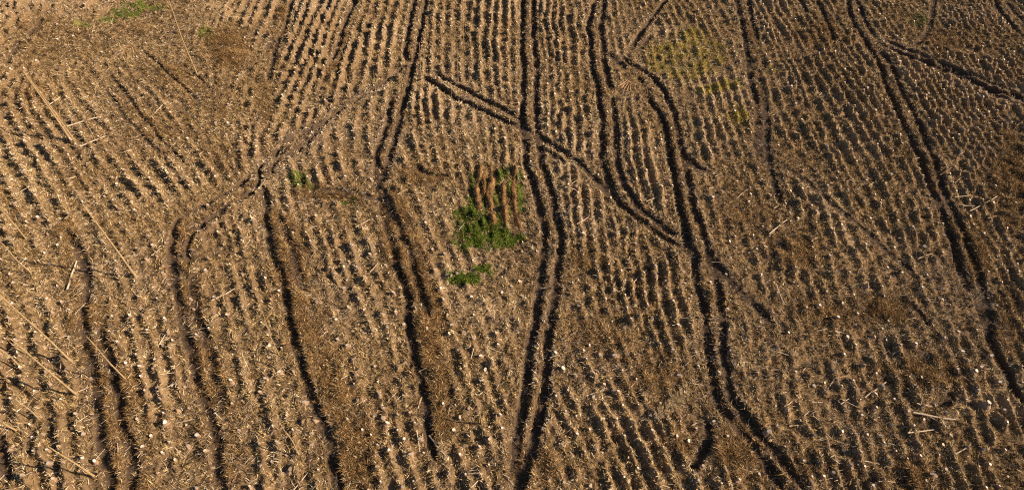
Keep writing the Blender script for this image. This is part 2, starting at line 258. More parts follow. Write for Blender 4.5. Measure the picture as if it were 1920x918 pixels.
POLES = [  # (base, top, base radius, phrase)
 ((133,263),(43,133),.13,'tall double stemmed pole'),
 ((371,143),(306,-25),.12,'tallest pole beside the upper brash heap'),
 ((253,516),(155,383),.13,'stout yellow pole with root collar'),
 ((178,893),(90,836),.10,'orange pole in the bottom left corner'),
 ((58,511),(-2,451),.09,'twiggy pole at the left edge'),
 ((50,449),(-4,384),.09,'plain pole near the left edge'),
 ((87,399),(44,340),.07,'faded pole near the left edge'),
 ((128,672),(-2,551),.11,'long yellow pole cut by left edge'),
 ((143,739),(20,635),.11,'long yellow pole at lower left'),
 ((38,687),(-4,650),.09,'short orange pole at left edge'),
 ((32,807),(-6,785),.10,'yellow pole cut by lower left edge'),
 ((72,784),(28,747),.07,'thin pole over the boldest ridges'),
 ((237,712),(162,630),.08,'brushy pole by the left ruts'),
 ((560,852),(525,792),.065,'thin leaning pole at bottom left centre'),
 ((790,150),(786,80),.09,'sturdy pole heading the diagonal rut'),
 ((658,195),(641,92),.07,'tall thin pole at upper left centre'),
 ((707,200),(700,133),.06,'lesser neighbour of the tall thin pole'),
 ((593,72),(580,-20),.06,'thin pole in the bold top rows'),
 ((870,95),(867,-22),.08,'tall pole at the top edge centre'),
 ((859,153),(858,82),.06,'thin pole just above the diagonal rut'),
 ((848,133),(847,68),.065,'thinnest pole above the diagonal rut'),
 ((846,233),(846,165),.065,'thin pole below the diagonal rut'),
 ((662,235),(655,198),.065,'stub pole before the tall thin pole'),
 ((523,665),(490,582),.06,'slender pole left of the flat'),
 ((182,267),(162,232),.06,'short pole by the double stemmed pole'),
 ((179,175),(171,146),.06,'stubby pole above upper left rows'),
 ((1690,147),(1728,92),.065,'thin pole beside the right fork'),
 ((1767,177),(1784,154),.065,'short pole right of the fork'),
 ((1635,227),(1651,193),.065,'short pole left of the right track'),
 ((1873,300),(1922,246),.065,'thin pole at the right edge'),
 ((1573,248),(1583,228),.065,'smallest pole in the dark right rows'),
 ((903,794),(895,759),.065,'small pole by the bottom central ruts'),
 ((420,566),(419,500),.06,'thin grey pole by the left rut'),
 ((1520,216),(1531,196),.06,'small pole right of the moss'),
]
GREEN = [  # patches (name, ellipses (x,y,rx,ry px), label)
 ('grass_patch', [(905,425,45,22),(890,445,40,25),(935,445,45,18),(965,440,22,14),(880,405,25,16)], 1.0, 'bright green grass patch just below the rust brown heaped ridges', 34000, 'grass'),
 ('grass_patch', [(885,518,38,13),(905,505,25,10),(865,525,22,9),(920,500,15,6)], .9, 'smaller green grass patch standing below the largest one', 6000, 'grass'),
 ('grass_patch', [(885,365,9,35),(932,375,7,50),(956,370,6,55),(975,375,7,45),(910,370,5,50),(940,325,16,12)], .9, 'green grass strips growing between the rust brown heaped ridges', 8000, 'grass'),
 ('grass_patch', [(270,15,40,12),(240,28,32,11),(210,40,20,7),(155,50,20,5)], .8, 'green grass along the bank at the upper left edge', 6000, 'grass'),
 ('grass_patch', [(388,66,16,9),(395,80,8,6)], .7, 'small green tuft patch above the dark brash heap', 1600, 'grass'),
 ('grass_patch', [(562,335,18,16),(580,352,14,7)], .5, 'dull green grass beside the curved ditch left of centre', 2500, 'grass'),
 ('grass_patch', [(655,378,16,7),(660,370,10,5)], .4, 'faint green growth right of the curved ditch', 1200, 'grass'),
 ('moss_patch', [(1295,72,34,20),(1262,92,42,22),(1325,108,36,24),(1285,132,40,18),(1240,118,26,16),(1340,85,20,16),(1385,215,18,20)], .7, 'yellow mossy patch right of the curving twin ruts', 22000, 'moss'),
 ('moss_patch', [(1350,163,32,7),(1330,170,22,6),(1375,152,16,5)], .9, 'narrow strip of green yellow moss below the larger mossy patch', 2500, 'moss'),
 ('moss_patch', [(1450,128,16,7)], .5, 'small mossy spot left of the right hand rows', 500, 'moss'),
 ('moss_patch', [(1722,38,16,12)], .5, 'mossy green spot inside the curved track loop', 1000, 'grass'),
]
BEDS = [([(899,308),(897,345),(894,370),(899,398)], .36, 'leftmost rust brown heaped ridge in the green grass'),
 ([(909,312),(908,345),(907,378)], .22, 'thinnest rust brown heaped ridge, second from the left'),
 ([(921,306),(921,348),(917,360),(921,387),(927,427)], .42, 'longest and broadest rust brown heaped ridge, the middle one'),
 ([(946,340),(944,372),(950,421)], .36, 'rust brown heaped ridge right of the broadest one'),
 ([(964,310),(964,363),(967,399),(977,432)], .30, 'rightmost rust brown heaped ridge beside the central ruts')]
BRASH = [(745,440,30,70,.9),(730,385,30,25,.9),(430,95,40,35,1.2),(445,120,25,18,.8),(1660,582,45,25,1.3),(1700,895,50,25,.9),(560,520,22,120,.6),(600,660,30,70,.6),
 (770,520,25,60,.8),(370,560,15,80,.6),(390,760,20,80,.6),(200,700,18,120,.7),(130,500,20,120,.5),(660,830,50,60,.6),(790,330,50,18,.8),(645,362,75,13,1.3),
 (1120,620,90,40,.5),(1010,870,60,40,.6),(1230,700,60,50,.6),(1830,480,25,80,.6),(1400,400,60,40,.6),(1490,470,50,40,.7),(1530,590,80,40,.5),(1730,700,90,40,.5),
 (1880,330,40,60,.6),(1880,600,40,60,.6),(330,140,40,30,.6),(500,200,15,90,.6),(1090,490,40,30,.5),(990,520,18,25,.9),(1390,840,60,50,.8),(1480,880,90,30,.5),
 (300,250,80,15,.5),(230,420,60,25,.4),(1780,80,40,30,.6),(1540,60,60,40,.4),(1280,830,40,30,.6),(270,60,90,14,.5),(110,70,110,40,.45),(60,180,60,60,.3),(400,180,70,60,.45),(420,290,60,40,.4),(180,330,60,40,.3)]

# ------------------------------------------------------------------ terrain rasters (world metres)
RES = 0.1; X0, X1, Y0, Y1 = -128.0, 136.0, 6.0, 138.0
NX, NY = int((X1-X0)/RES), int((Y1-Y0)/RES)
KX = np.fft.rfftfreq(NX)[None, :]; KY = np.fft.fftfreq(NY)[:, None]
K2 = (KX*KX+KY*KY)*(2*math.pi**2)
def blur(a, sig):
    s = sig/RES; return np.fft.irfft2(np.fft.rfft2(a)*np.exp(-K2*s*s), s=(NY, NX)).astype(np.float32)
def gnoise(sig):
    a = blur(rng.standard_normal((NY, NX), dtype=np.float32), sig); return a/a.std()
def splat(P, w):
    r = np.zeros((NY, NX), np.float32)
    i = ((P[:, 0]-X0)/RES).astype(int); j = ((P[:, 1]-Y0)/RES).astype(int)
    ok = (i >= 0)&(i < NX)&(j >= 0)&(j < NY); np.add.at(r, (j[ok], i[ok]), np.broadcast_to(w, len(P))[ok]); return r
def samp(R, x, y):
    u = np.clip((np.asarray(x)-X0)/RES-.5, 0, NX-1.001); v = np.clip((np.asarray(y)-Y0)/RES-.5, 0, NY-1.001)
    i = u.astype(int); j = v.astype(int); a = u-i; b_ = v-j
    return R[j, i]*(1-a)*(1-b_)+R[j, i+1]*a*(1-b_)+R[j+1, i]*(1-a)*b_+R[j+1, i+1]*a*b_
def curve(px, step=.05):
    P = np.array([G(*p)[:2] for p in px]); E = np.vstack([2*P[0]-P[1], P, 2*P[-1]-P[-2]]); out = []
    for k in range(1, len(E)-2):
        p0, p1, p2, p3 = E[k-1:k+3]; n = max(2, int(np.hypot(*(p2-p1))/step)); t = np.linspace(0, 1, n, endpoint=False)[:, None]
        out.append(.5*((2*p1)+(-p0+p2)*t+(2*p0-5*p1+4*p2-p3)*t*t+(-p0+3*p1-3*p2+p3)*t**3))
    return np.vstack(out)
def line_cov(curves, weights, sig):
    P = np.vstack(curves); seg = np.concatenate([np.concatenate([np.hypot(*np.diff(c, axis=0).T), [0]]) for c in curves])
    w = np.concatenate([np.broadcast_to(np.asarray(q, float), len(c)) for c, q in zip(curves, weights)])
    return blur(splat(P, seg*w), sig)/(RES*RES)*sig*math.sqrt(2*math.pi)
yy = (np.arange(NY)+.5)*RES+Y0; xx = (np.arange(NX)+.5)*RES+X0
PX = np.zeros((NY, NX), np.float32); PY = np.zeros((NY, NX), np.float32)   # where each cell lies on the survey sheet
for j in range(NY):
    p = PROJ(np.stack([xx, np.full(NX, yy[j]), np.zeros(NX)], -1)); PX[j] = p[:, 0]; PY[j] = p[:, 1]
def ell(x, y, rx, ry, p=1.0): return np.exp(-(((PX-x)/rx)**2+((PY-y)/ry)**2)*p)

rc = [curve(r[0]) for r in RUTS]
wig = gnoise(1.2); wob = gnoise(.35)
def warp(c, amp=.07):   # tyres wander a little
    return c + np.stack([samp(wig, c[:, 0], c[:, 1])*amp, samp(wig, c[:, 0]+7, c[:, 1])*amp], -1)
rc = [warp(c) for c in rc]
def taper(c, w=1.0):
    d = np.concatenate([[0], np.cumsum(np.hypot(*np.diff(c, axis=0).T))]); return w*sstep(-.6, 2.0, np.minimum(d, d[-1]-d))
tp = [taper(c) for c in rc]
NARROW = {(762,125), (600,250), (205,140), (195,165), (265,95), (340,118)}     # single wheel slips, narrower than a tyre rut
na = [r[0][0] in NARROW for r in RUTS]; tw = [t*r[1] for t, r in zip(tp, RUTS)]
def pick(L, f): return [l for l, q in zip(L, na) if q == f]
cov = line_cov(pick(rc, False), pick(tp, False), .47)+line_cov(pick(rc, True), pick(tp, True), .25)
covd = line_cov(pick(rc, False), pick(tw, False), .47)+line_cov(pick(rc, True), pick(tw, True), .25); covw = line_cov(rc, tp, 1.0)
depth = covd/np.maximum(cov, 1e-4)
n_mid = gnoise(.5); n_big = gnoise(3.0); n_sm = gnoise(.22); n_f = gnoise(.1); n_huge = gnoise(9.0)
chan = sstep(.30, .74, np.clip(cov, 0, 1.1)*(1+.12*wob+.16*n_sm+.12*n_mid))
berm = line_cov(rc, [r[1] for r in RUTS], .85)
RUT = np.clip(chan, 0, 1); NORUT = 1-.9*sstep(.30, .75, cov)

BANDS = [([(375,640),(395,700),(420,780),(432,850),(436,925)], 2.0, .8), ([(222,690),(235,740),(248,800),(262,870),(268,925)], 1.6, .7), ([(168,560),(178,640),(195,720),(208,800),(225,880),(230,925)], 1.6, .8),
 ([(515,395),(530,470),(548,560),(575,640),(595,690)], 2.2, .9), ([(590,640),(615,720),(640,790),(668,860),(685,925)], 2.6, .7), ([(722,350),(750,420),(770,480),(785,540),(805,600),(800,650),(815,740),(830,820)], 2.2, .9),
 ([(535,15),(520,70),(500,130),(482,200)], 2.0, .55), ([(1395,10),(1408,70),(1418,150),(1430,240),(1432,330)], 1.6, .35), ([(1600,10),(1622,60),(1655,120),(1690,200),(1725,270),(1757,340),(1787,410),(1812,480),(1850,590),(1880,660)], 1.6, .22),
 ([(120,420),(140,490),(150,560),(160,620)], 1.8, .7), ([(235,185),(275,225),(330,295)], 1.6, .4), ([(310,125),(350,165),(395,200)], 1.6, .4), ([(340,400),(345,450),(338,500),(345,560),(362,620)], 1.8, .8),
 ([(1120,0),(1118,60),(1128,140),(1142,220),(1146,300),(1158,350),(1200,400),(1260,440)], 1.2, .25), ([(1190,130),(1240,200),(1262,270),(1280,350),(1302,430),(1318,490),(1335,560),(1342,650),(1355,740),(1400,800),(1450,860)], 1.2, .25),
 ([(992,0),(993,100),(996,220),(1010,310),(1032,400),(1034,470),(1025,560),(1012,680),(1000,780),(985,860)], 1.2, .25), ([(775,60),(770,130),(750,200),(730,270),(712,340)], 1.4, .3), ([(650,60),(630,120),(600,180)], 1.5, .6),
 ([(1660,85),(1740,115),(1820,150),(1900,190)], 1.4, .2), ([(0,350),(45,430),(70,500)], 1.2, .4), ([(490,340),(430,375),(370,420)], 1.4, .25), ([(560,270),(510,310)], 1.6, .3), ([(1885,250),(1905,330),(1900,430)], 2.4, .7)]
bandm = np.zeros((NY, NX), np.float32)
for pts, w, s_ in BANDS: bandm = np.maximum(bandm, s_*np.clip(1.15*line_cov([curve(pts)], [1], w*.5), 0, 1))

# planted rows: evenly spaced streamlines of the direction field
hp = np.array([G(*a)[:2] for a, b_ in ROWDIR]); hd = np.array([G(*b_)[:2]-G(*a)[:2] for a, b_ in ROWDIR])
ha = np.arctan2(hd[:, 1], hd[:, 0])*2; hc = np.cos(ha); hs = np.sin(ha)
def fdir(p, ref):
    d2 = ((hp-p)**2).sum(1); w = 1/(d2+6.0)**2
    a = math.atan2((w*hs).sum(), (w*hc).sum())/2; v = np.array([math.cos(a), math.sin(a)])
    return v if v@ref >= 0 else -v
DS = 1.40; CELL = DS; occ = {}
def near(p, dmin, skip=None):
    ci, cj = int(p[0]//CELL), int(p[1]//CELL)
    for a in (-1, 0, 1):
        for b_ in (-1, 0, 1):
            for q, l in occ.get((ci+a, cj+b_), ()):
                if l != skip and (q[0]-p[0])**2+(q[1]-p[1])**2 < dmin*dmin: return True
    return False
def inside(p):
    return 8 < p[1] < 132 and abs(p[0]) < 52+.62*p[1]
rows = []
def grow(seed):
    if not inside(seed) or near(seed, DS*.92): return False
    st = .3; both = []
    for sgn in (1, -1):
        p = seed.copy(); v = fdir(p, np.array([0.0, 1.0]))*sgn; part = []
        for _ in range(400):
            v = fdir(p, v); p = p+v*st
            if not inside(p) or near(p, DS*.70): break
            part.append(p)
        both.append(part)
    L = both[1][::-1]+[seed]+both[0]
    if len(L) < 8: return False
    k = len(rows); rows.append(np.array(L))
    for p in L: occ.setdefault((int(p[0]//CELL), int(p[1]//CELL)), []).append((p, k))
    return True
queue = [G(1060, 60)[:2]]; grow(queue[0]); done = 0
while done < len(rows) or done == 0:
    R = rows[done]; done += 1
    for k in range(0, len(R)-1, 3):
        t = R[k+1]-R[k]; n = np.array([-t[1], t[0]])/np.hypot(*t)
        grow(R[k]+n*DS); grow(R[k]-n*DS)
    if done > 3000: break

RS = np.full((NY, NX), .85, np.float32)
for (x, y, r, s) in ROWZ:
    w = np.exp(-((PX-x)**2+((PY-y)*1.15)**2)/(r*r)*.9); RS = RS*(1-w)+s*w
RS = np.clip(RS*(1.05+.34*n_big+.18*n_huge+.16*n_mid), 0.05, 1.7)*(1-.85*sstep(.2, .7, bandm))
rw = [np.stack([np.interp(np.arange(0, len(r)-1, .2), np.arange(len(r)), r[:, 0]), np.interp(np.arange(0, len(r)-1, .2), np.arange(len(r)), r[:, 1])], -1) for r in rows]
rw = [c+np.stack([samp(wig, c[:, 0]+3, c[:, 1])*.13+samp(wob, c[:, 0], c[:, 1])*.05, samp(wig, c[:, 0]-9, c[:, 1])*.06], -1) for c in rw]
rowc = line_cov(rw, [1]*len(rw), .26)

# stumps: traced ones first, then one every couple of metres along the planted rows
for x, y, rx, ry, s_ in BRASH: RS = RS*(1-.75*sstep(.25, .8, s_*1.3*ell(x, y, rx, ry)))
st_list = []; grid = {}
def st_near(x, y, d):
    ci, cj = int(x//2), int(y//2)
    for a in (-1, 0, 1):
        for b_ in (-1, 0, 1):
            for q in grid.get((ci+a, cj+b_), ()):
                if (q[0]-x)**2+(q[1]-y)**2 < d*d: return True
    return False
def st_add(x, y, r, h, traced):
    st_list.append((x, y, r, h, traced)); grid.setdefault((int(x//2), int(y//2)), []).append((x, y))
for (x, y) in STUMPS:
    p = G(x, y, .5)
    if not st_near(p[0], p[1], .5): st_add(p[0], p[1], (random.uniform(.08, .15) if random.random() < .8 else random.uniform(.15, .20)), random.uniform(.18, .42), True)
n_t0 = gnoise(.28); GR = np.zeros((NY, NX), np.float32); MO = np.zeros((NY, NX), np.float32)
for nm, els, strg, lab, n, kd in GREEN:
    T = GR if kd == 'grass' else MO
    for e in els: np.maximum(T, strg*sstep(.15, .85, ell(*e)*(1.1+.24*n_mid+.26*n_t0+.2*n_big)), out=T)
BR = np.zeros((NY, NX), np.float32)
for x, y, rx, ry, s in BRASH: BR = np.maximum(BR, 1.05*s*ell(x, y, rx, ry)*np.clip(1+.3*n_big, .3, 1.5))
BR = np.maximum(BR, bandm*np.clip(.9+.4*n_big+.3*n_mid, 0, 1.4))*np.clip(1+.35*n_mid, .3, 2)
bedc = [curve(b_[0]) for b_ in BEDS]
bedm = line_cov(bedc, [1]*len(bedc), .5)
for c in rw:
    s = random.uniform(0, 1.5)*1.0; seg = .06
    while True:
        k = int(s/seg)
        if k >= len(c): break
        x, y = c[k]+np.array([random.gauss(0, .07), random.gauss(0, .07)]); s += random.uniform(1.35, 2.2)
        st = float(samp(RS, x, y))
        if samp(RUT, x, y) > .15 or samp(GR, x, y) > .3 or samp(bedm, x, y) > .3 or samp(MO, x, y) > .7 or samp(BR, x, y) > .85: continue
        if random.random() > .25+.5*st or st_near(x, y, 1.05): continue
        st_add(x, y, random.uniform(.07, .15), random.uniform(.12, .30), False)
ST = np.array([s[:4] for s in st_list])
mound = np.zeros((NY, NX), np.float32)
mp = ST[:, :2]
md = blur(splat(mp+np.array([.10, -.10]), rng.uniform(.6, 1.4, len(mp))*np.where([s[4] for s in st_list], 1.2, 1.0)), .36)*(2*math.pi*.36**2)/(RES*RES)
pit = blur(splat(mp+np.array([-.62, .08]), rng.uniform(.1, 1.2, len(mp))), .34)*(2*math.pi*.34**2)/(RES*RES)

SMK = np.clip(blur(splat(mp, 1.0), .16)*(2*math.pi*.16**2)/(RES*RES), 0, 1)
keep = 1-.92*np.clip(covw*1.25, 0, 1)
n_t = gnoise(.16); n_t2 = gnoise(.30)
H = .16*n_huge + .07*n_big + .065*n_mid + .045*n_sm + .022*n_f
H += .12*sstep(.6, 2.2, n_t)+.15*sstep(.7, 2.2, n_t2)-.18*sstep(.7, 2.2, -n_t2)            # tussocks and hollows
H *= 1-.55*chan
H += (np.clip(rowc, 0, 1.05)-.40)*.50*RS*keep*np.clip(1+.28*n_mid+.12*n_t2, .3, 1.5)
H += .20*md*keep*np.clip(RS, .45, 1.1) - .34*pit*keep*np.clip(RS, .4, 1.3)
H += .24*np.clip(berm, 0, 1)*(1-chan)*np.clip(1+.3*wob+.4*n_mid+.25*n_t2, .1, 2.2) - 1.2*chan*depth*np.clip(.95+.22*n_mid+.10*n_big, .55, 1.3)
for pts, h in BANKS: H += h*np.clip(line_cov([curve(pts)], [1], .38), 0, 1)*np.clip(1+.3*n_mid, .3, 1.6)
H += .10*BR*NORUT*np.clip(.6+.5*n_mid, 0, 2)
H += np.clip(bedm, 0, 1)*.05
H = H.astype(np.float32)
PALE = np.clip(sstep(.4, 1.8, n_big)*.5 + .5*ell(910,490,70,60) + .35*ell(1180,60,80,60) + .25*ell(860,380,40,60), 0, 1)
scuff = line_cov([curve(p) for p, d in RUTS if p[0] in ((762,125), (600,250), (573,368), (1660,84))], [1]*4, .8)   # churned dark earth
PALE *= (1-.9*sstep(25, 55, -xx[None, :]*np.ones((NY, 1), np.float32)))
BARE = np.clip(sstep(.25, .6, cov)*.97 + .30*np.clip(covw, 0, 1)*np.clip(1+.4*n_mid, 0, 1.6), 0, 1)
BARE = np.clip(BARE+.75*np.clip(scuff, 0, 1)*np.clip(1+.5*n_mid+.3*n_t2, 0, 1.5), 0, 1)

# ------------------------------------------------------------------ ground sheet: dense where the picture looks, running on to the horizon
us = np.concatenate([[-40, -8, -2.5, -1.3], np.linspace(-1.06, 1.06, 1800), [1.3, 2.5, 8, 40]])
vs = np.linspace(0, 1, 1350); ycore = 9*(128/9.0)**1*1.0
def yrow(v):   # equal steps of view angle, blended with equal steps of distance
    a = math.atan(9/55.)*(1-v)+math.atan(130/55.)*v; return .7*55*np.tan(a)+.3*(9+121*v)
ys = np.concatenate([[-3000, -400, -60, -5], yrow(vs), [150, 250, 700, 4000]])
UU, YY = np.meshgrid(us, ys)
XX = UU*(50+.60*np.clip(YY, 0, 140))
core = (XX > X0+1)&(XX < X1-1)&(YY > Y0+1)&(YY < Y1-1)
edge = np.clip(np.minimum.reduce([XX-X0, X1-XX, YY-Y0, Y1-YY])/6, 0, 1)
ZZ = np.where(core, samp(H, XX, YY)*edge, 0)
nr, nc = UU.shape; idx = np.arange(nr*nc).reshape(nr, nc)
FQ = np.stack([idx[:-1, :-1], idx[:-1, 1:], idx[1:, 1:], idx[1:, :-1]], -1).reshape(-1, 4)
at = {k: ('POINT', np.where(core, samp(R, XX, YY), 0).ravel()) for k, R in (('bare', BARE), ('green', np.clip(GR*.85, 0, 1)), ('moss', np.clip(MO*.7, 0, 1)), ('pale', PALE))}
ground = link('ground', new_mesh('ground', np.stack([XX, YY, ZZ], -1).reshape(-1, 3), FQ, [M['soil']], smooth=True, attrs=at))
tag(ground, 'brown logged forest ground with planted rows and deep wheel ruts', kind='structure')
def hz(x, y): return samp(H, x, y)

# ------------------------------------------------------------------ fibres and slash (nobody could count them)
def blades(name, P, L, wid, tilt, az, tone, material, lift=.02, bend=.0):
    """thin triangular blades; arrays of equal length"""
    n = len(P); d = np.stack([np.cos(tilt)*np.cos(az), np.cos(tilt)*np.sin(az), np.sin(tilt)], -1)
    s = np.stack([-np.sin(az), np.cos(az), np.zeros(n)], -1)*wid[:, None]*.5
    s[:, 2] += rng.normal(0, .3, n)*wid
    B = P+np.array([0, 0, lift]); V = np.stack([B-s, B+s, B+d*L[:, None]], 1).reshape(-1, 3)
    return new_mesh(name, V, np.arange(3*n).reshape(-1, 3), [material], attrs={'tone': ('FACE', tone)})
def scatter(n, accept=None):
    """points over the visible site, a little denser close by"""
    out = []; got = 0
    while got < n:
        px = rng.uniform(-90, 2010, n*2); py = rng.uniform(-60, 990, n*2)
        # uniform over the ground inside the view cone
        y = rng.uniform(12, 128, n*2); x = rng.uniform(-1, 1, n*2)*(46+.56*128)
        ok = np.abs(x) < 47+.56*y
        if accept is not None: ok &= rng.uniform(0, 1, n*2) < accept(x, y)
        out.append(np.stack([x[ok], y[ok]], -1)); got += ok.sum()
    P = np.vstack(out)[:n]; return np.column_stack([P, hz(P[:, 0], P[:, 1])])

n = 620000
P = scatter(n, lambda x, y: (1-.7*np.clip(samp(scuff, x, y), 0, 1))*(1-.95*samp(SMK, x, y))*(1-.95*(1-samp(NORUT, x, y)))*(1-.9*samp(GR, x, y))*(1-.75*np.clip(samp(MO, x, y), 0, 1)))
P[:, 2] += rng.uniform(0, 1, n)**2*.12
loc = samp(n_mid, P[:, 0], P[:, 1])*.10+samp(n_big, P[:, 0], P[:, 1])*.06-.11*sstep(5, 60, P[:, 0])-.12*sstep(25, 60, -P[:, 0])*sstep(50, 85, P[:, 1])+samp(n_huge, P[:, 0], P[:, 1])*.05  # straw towards the right toned darker: backlit shade put into the colour
az = samp(n_big, P[:, 0]+20, P[:, 1])*1.6+rng.normal(0, .9, n)+(rng.random(n) < .5)*math.pi
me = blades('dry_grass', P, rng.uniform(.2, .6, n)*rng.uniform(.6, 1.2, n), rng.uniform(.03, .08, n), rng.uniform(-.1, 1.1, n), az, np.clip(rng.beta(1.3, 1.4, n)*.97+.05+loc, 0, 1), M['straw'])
me_flat = me
nt_ = 62000; k = 11; T = scatter(nt_, lambda x, y: (1-.7*np.clip(samp(scuff, x, y), 0, 1))*(1-samp(SMK, x, y))*samp(NORUT, x, y)*(1-.9*samp(GR, x, y))*(1-.75*np.clip(samp(MO, x, y), 0, 1))*np.clip(.55+.35*samp(n_big, x-30, y), .1, 1)); n = nt_*k
P = np.repeat(T, k, 0); P[:, :2] += rng.normal(0, .07, (n, 2)); base = np.repeat(np.clip(rng.beta(1.5, 1.5, nt_), 0, 1), k); lean = np.repeat(rng.uniform(0, 6.283, nt_), k)
me = blades('grass_tussocks', P, rng.uniform(.2, .55, n), rng.uniform(.03, .07, n), rng.uniform(.1, 1.2, n), lean+rng.normal(0, 1.1, n), np.clip(base*.88+rng.uniform(-.02, .28, n)-.08*sstep(5, 60, P[:, 0])-.12*sstep(25, 60, -P[:, 0])*sstep(50, 85, P[:, 1])+samp(n_big, P[:, 0], P[:, 1])*.06, 0, 1), M['straw'])  # right-hand tussocks toned darker too, painting in the backlit shade
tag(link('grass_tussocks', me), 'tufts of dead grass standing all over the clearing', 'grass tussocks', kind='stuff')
me = me_flat
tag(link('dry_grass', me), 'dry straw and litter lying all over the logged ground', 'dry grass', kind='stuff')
n = 270000
P = scatter(n, lambda x, y: np.clip(samp(BR, x, y), 0, 1)**1.3*samp(NORUT, x, y))
P[:, 2] += rng.uniform(0, .25, n)*np.clip(samp(BR, P[:, 0], P[:, 1]), 0, 1.2)
az = samp(n_mid, P[:, 0]+11, P[:, 1])*1.2+rng.uniform(0, 6.283, n)
me = blades('brash', P, rng.uniform(.25, .95, n)*rng.uniform(.5, 1, n), rng.uniform(.025, .06, n), rng.uniform(-.1, .8, n), az, np.clip(rng.beta(1.3, 1.7, n)+.1*samp(n_mid, P[:, 0], P[:, 1]), 0, 1), M['brash'])
tag(link('brash', me), 'tangled brown brash of fine twigs matted beside the tracks', 'brash', kind='stuff')
for nm, els, strg, lab, n, kd in GREEN:
    T = np.zeros((NY, NX), np.float32)
    for e in els: np.maximum(T, sstep(.15, .85, ell(*e)*(1.1+.24*n_mid+.26*n_t0+.2*n_big)), out=T)
    j, i = np.nonzero(T > .04); w = T[j, i]; k = rng.choice(len(j), n, p=w/w.sum())
    x = xx[i[k]]+rng.uniform(-.05, .05, n); y = yy[j[k]]+rng.uniform(-.05, .05, n)
    P = np.column_stack([x, y, hz(x, y)]); c = samp(n_mid, x, y)
    me = blades(nm, P, rng.uniform(.12, .34, n)*(1+.3*np.clip(c, -1, 1.5)), rng.uniform(.04, .08, n), rng.uniform(.5, 1.35, n), rng.uniform(0, 6.283, n),
                np.clip(rng.beta(2, 2.4, n)+.16*c, 0, 1), M[kd], 0.0)
    tag(link(nm, me), lab, 'grass' if nm == 'grass_patch' else 'moss', kind='stuff')

def sticks(name, P, L, r, tilt, az, tone, material):
    n = len(P); d = np.stack([np.cos(tilt)*np.cos(az), np.cos(tilt)*np.sin(az), np.sin(tilt)], -1)
    s = np.stack([-np.sin(az), np.cos(az), np.zeros(n)], -1); t = np.cross(d, s)
    V = []
    for sgn, tp in ((-.5, 1), (.5, .7)):
        for a in (0, 2.094, 4.189): V.append(P+d*(L*sgn)[:, None]+(s*math.cos(a)+t*math.sin(a))*(r*tp)[:, None])
    V = np.stack(V, 1).reshape(-1, 3); o = np.arange(n)[:, None]*6
    Fq = np.concatenate([o+np.array([[0, 1, 4, 3]]), o+np.array([[1, 2, 5, 4]]), o+np.array([[2, 0, 3, 5]])]); Ft = np.concatenate([o+np.array([[2, 1, 0]]), o+np.array([[3, 4, 5]])])
    return new_mesh(name, V, [Fq, Ft], [material], attrs={'tone': ('FACE', np.concatenate([np.tile(tone, 3), np.tile(tone, 2)]))})
# scattered slash
n = 88000
P = scatter(n, lambda x, y: np.clip(.35+.25*samp(n_big, x+40, y)+.5*samp(BR, x, y), .05, 1)*(1-.85*samp(RUT, x, y))*(1-samp(GR, x, y)))
P1 = P.copy(); az1 = rng.normal(.6, .8, n); L1 = rng.lognormal(-.85, .5, n); r1 = rng.uniform(.014, .034, n)
# short sticks laid across the strips between the wheel ruts
A = []; Az = []
for c, (pts, dp) in zip(rc, RUTS):
    if dp < .3 or len(c) < 60: continue
    t = np.gradient(c, axis=0); nn = np.stack([-t[:, 1], t[:, 0]], -1)/np.hypot(t[:, 0], t[:, 1])[:, None]
    k = rng.integers(0, len(c), int(len(c)*.05*5)); off = np.where(rng.random(len(k)) < .75, rng.uniform(.55, 1.0, len(k)), rng.uniform(-.9, -.5, len(k)))
    q = c[k]+nn[k]*off[:, None]; A.append(q); Az.append(np.arctan2(nn[k][:, 1], nn[k][:, 0])+rng.normal(0, .6, len(k)))
A = np.vstack(A); Az = np.concatenate(Az); ok = (samp(RUT, A[:, 0], A[:, 1]) < .5)&inside_v if False else (samp(RUT, A[:, 0], A[:, 1]) < .5); A = A[ok]; Az = Az[ok]; n2 = len(A)
P2 = np.column_stack([A, hz(A[:, 0], A[:, 1])])
P = np.vstack([P1, P2]); P[:, 2] += rng.uniform(.04, .16, len(P))
me = sticks('slash', P, np.concatenate([L1, rng.uniform(.2, .6, n2)]), np.concatenate([r1, rng.uniform(.016, .034, n2)]), rng.normal(0, .22, n+n2), np.concatenate([az1, Az]), rng.beta(1.7, 1.5, n+n2), M['slash'])
tag(link('slash', me), 'pale broken sticks strewn over the ground and along the ruts', 'slash', kind='stuff')

# ------------------------------------------------------------------ standing bare poles
def tube(path, radii, sides=7):
    path = np.asarray(path, float); n = len(path); V = []
    for k in range(n):
        d = path[min(k+1, n-1)]-path[max(k-1, 0)]; d = d/np.linalg.norm(d)
        a = np.cross(d, [0, 0, 1.0] if abs(d[2]) < .9 else [1.0, 0, 0]); a /= np.linalg.norm(a); b_ = np.cross(d, a)
        for s in range(sides):
            t = 2*math.pi*s/sides; V.append(path[k]+(a*math.cos(t)+b_*math.sin(t))*radii[k])
    Fq = [[k*sides+s, k*sides+(s+1) % sides, (k+1)*sides+(s+1) % sides, (k+1)*sides+s] for k in range(n-1) for s in range(sides)]
    return np.array(V), np.array(Fq), np.array([list(range(sides))[::-1], [(n-1)*sides+s for s in range(sides)]])
def tube_mesh(name, path, radii, mats, sides=7, cap=0):
    V, Fq, Fc = tube(path, radii, sides)
    return new_mesh(name, V, [Fq, Fc], mats, midx=[0]*len(Fq)+[cap]*2, smooth=False)
LAND = []   # (x, y, phrase) landmarks the labels refer to
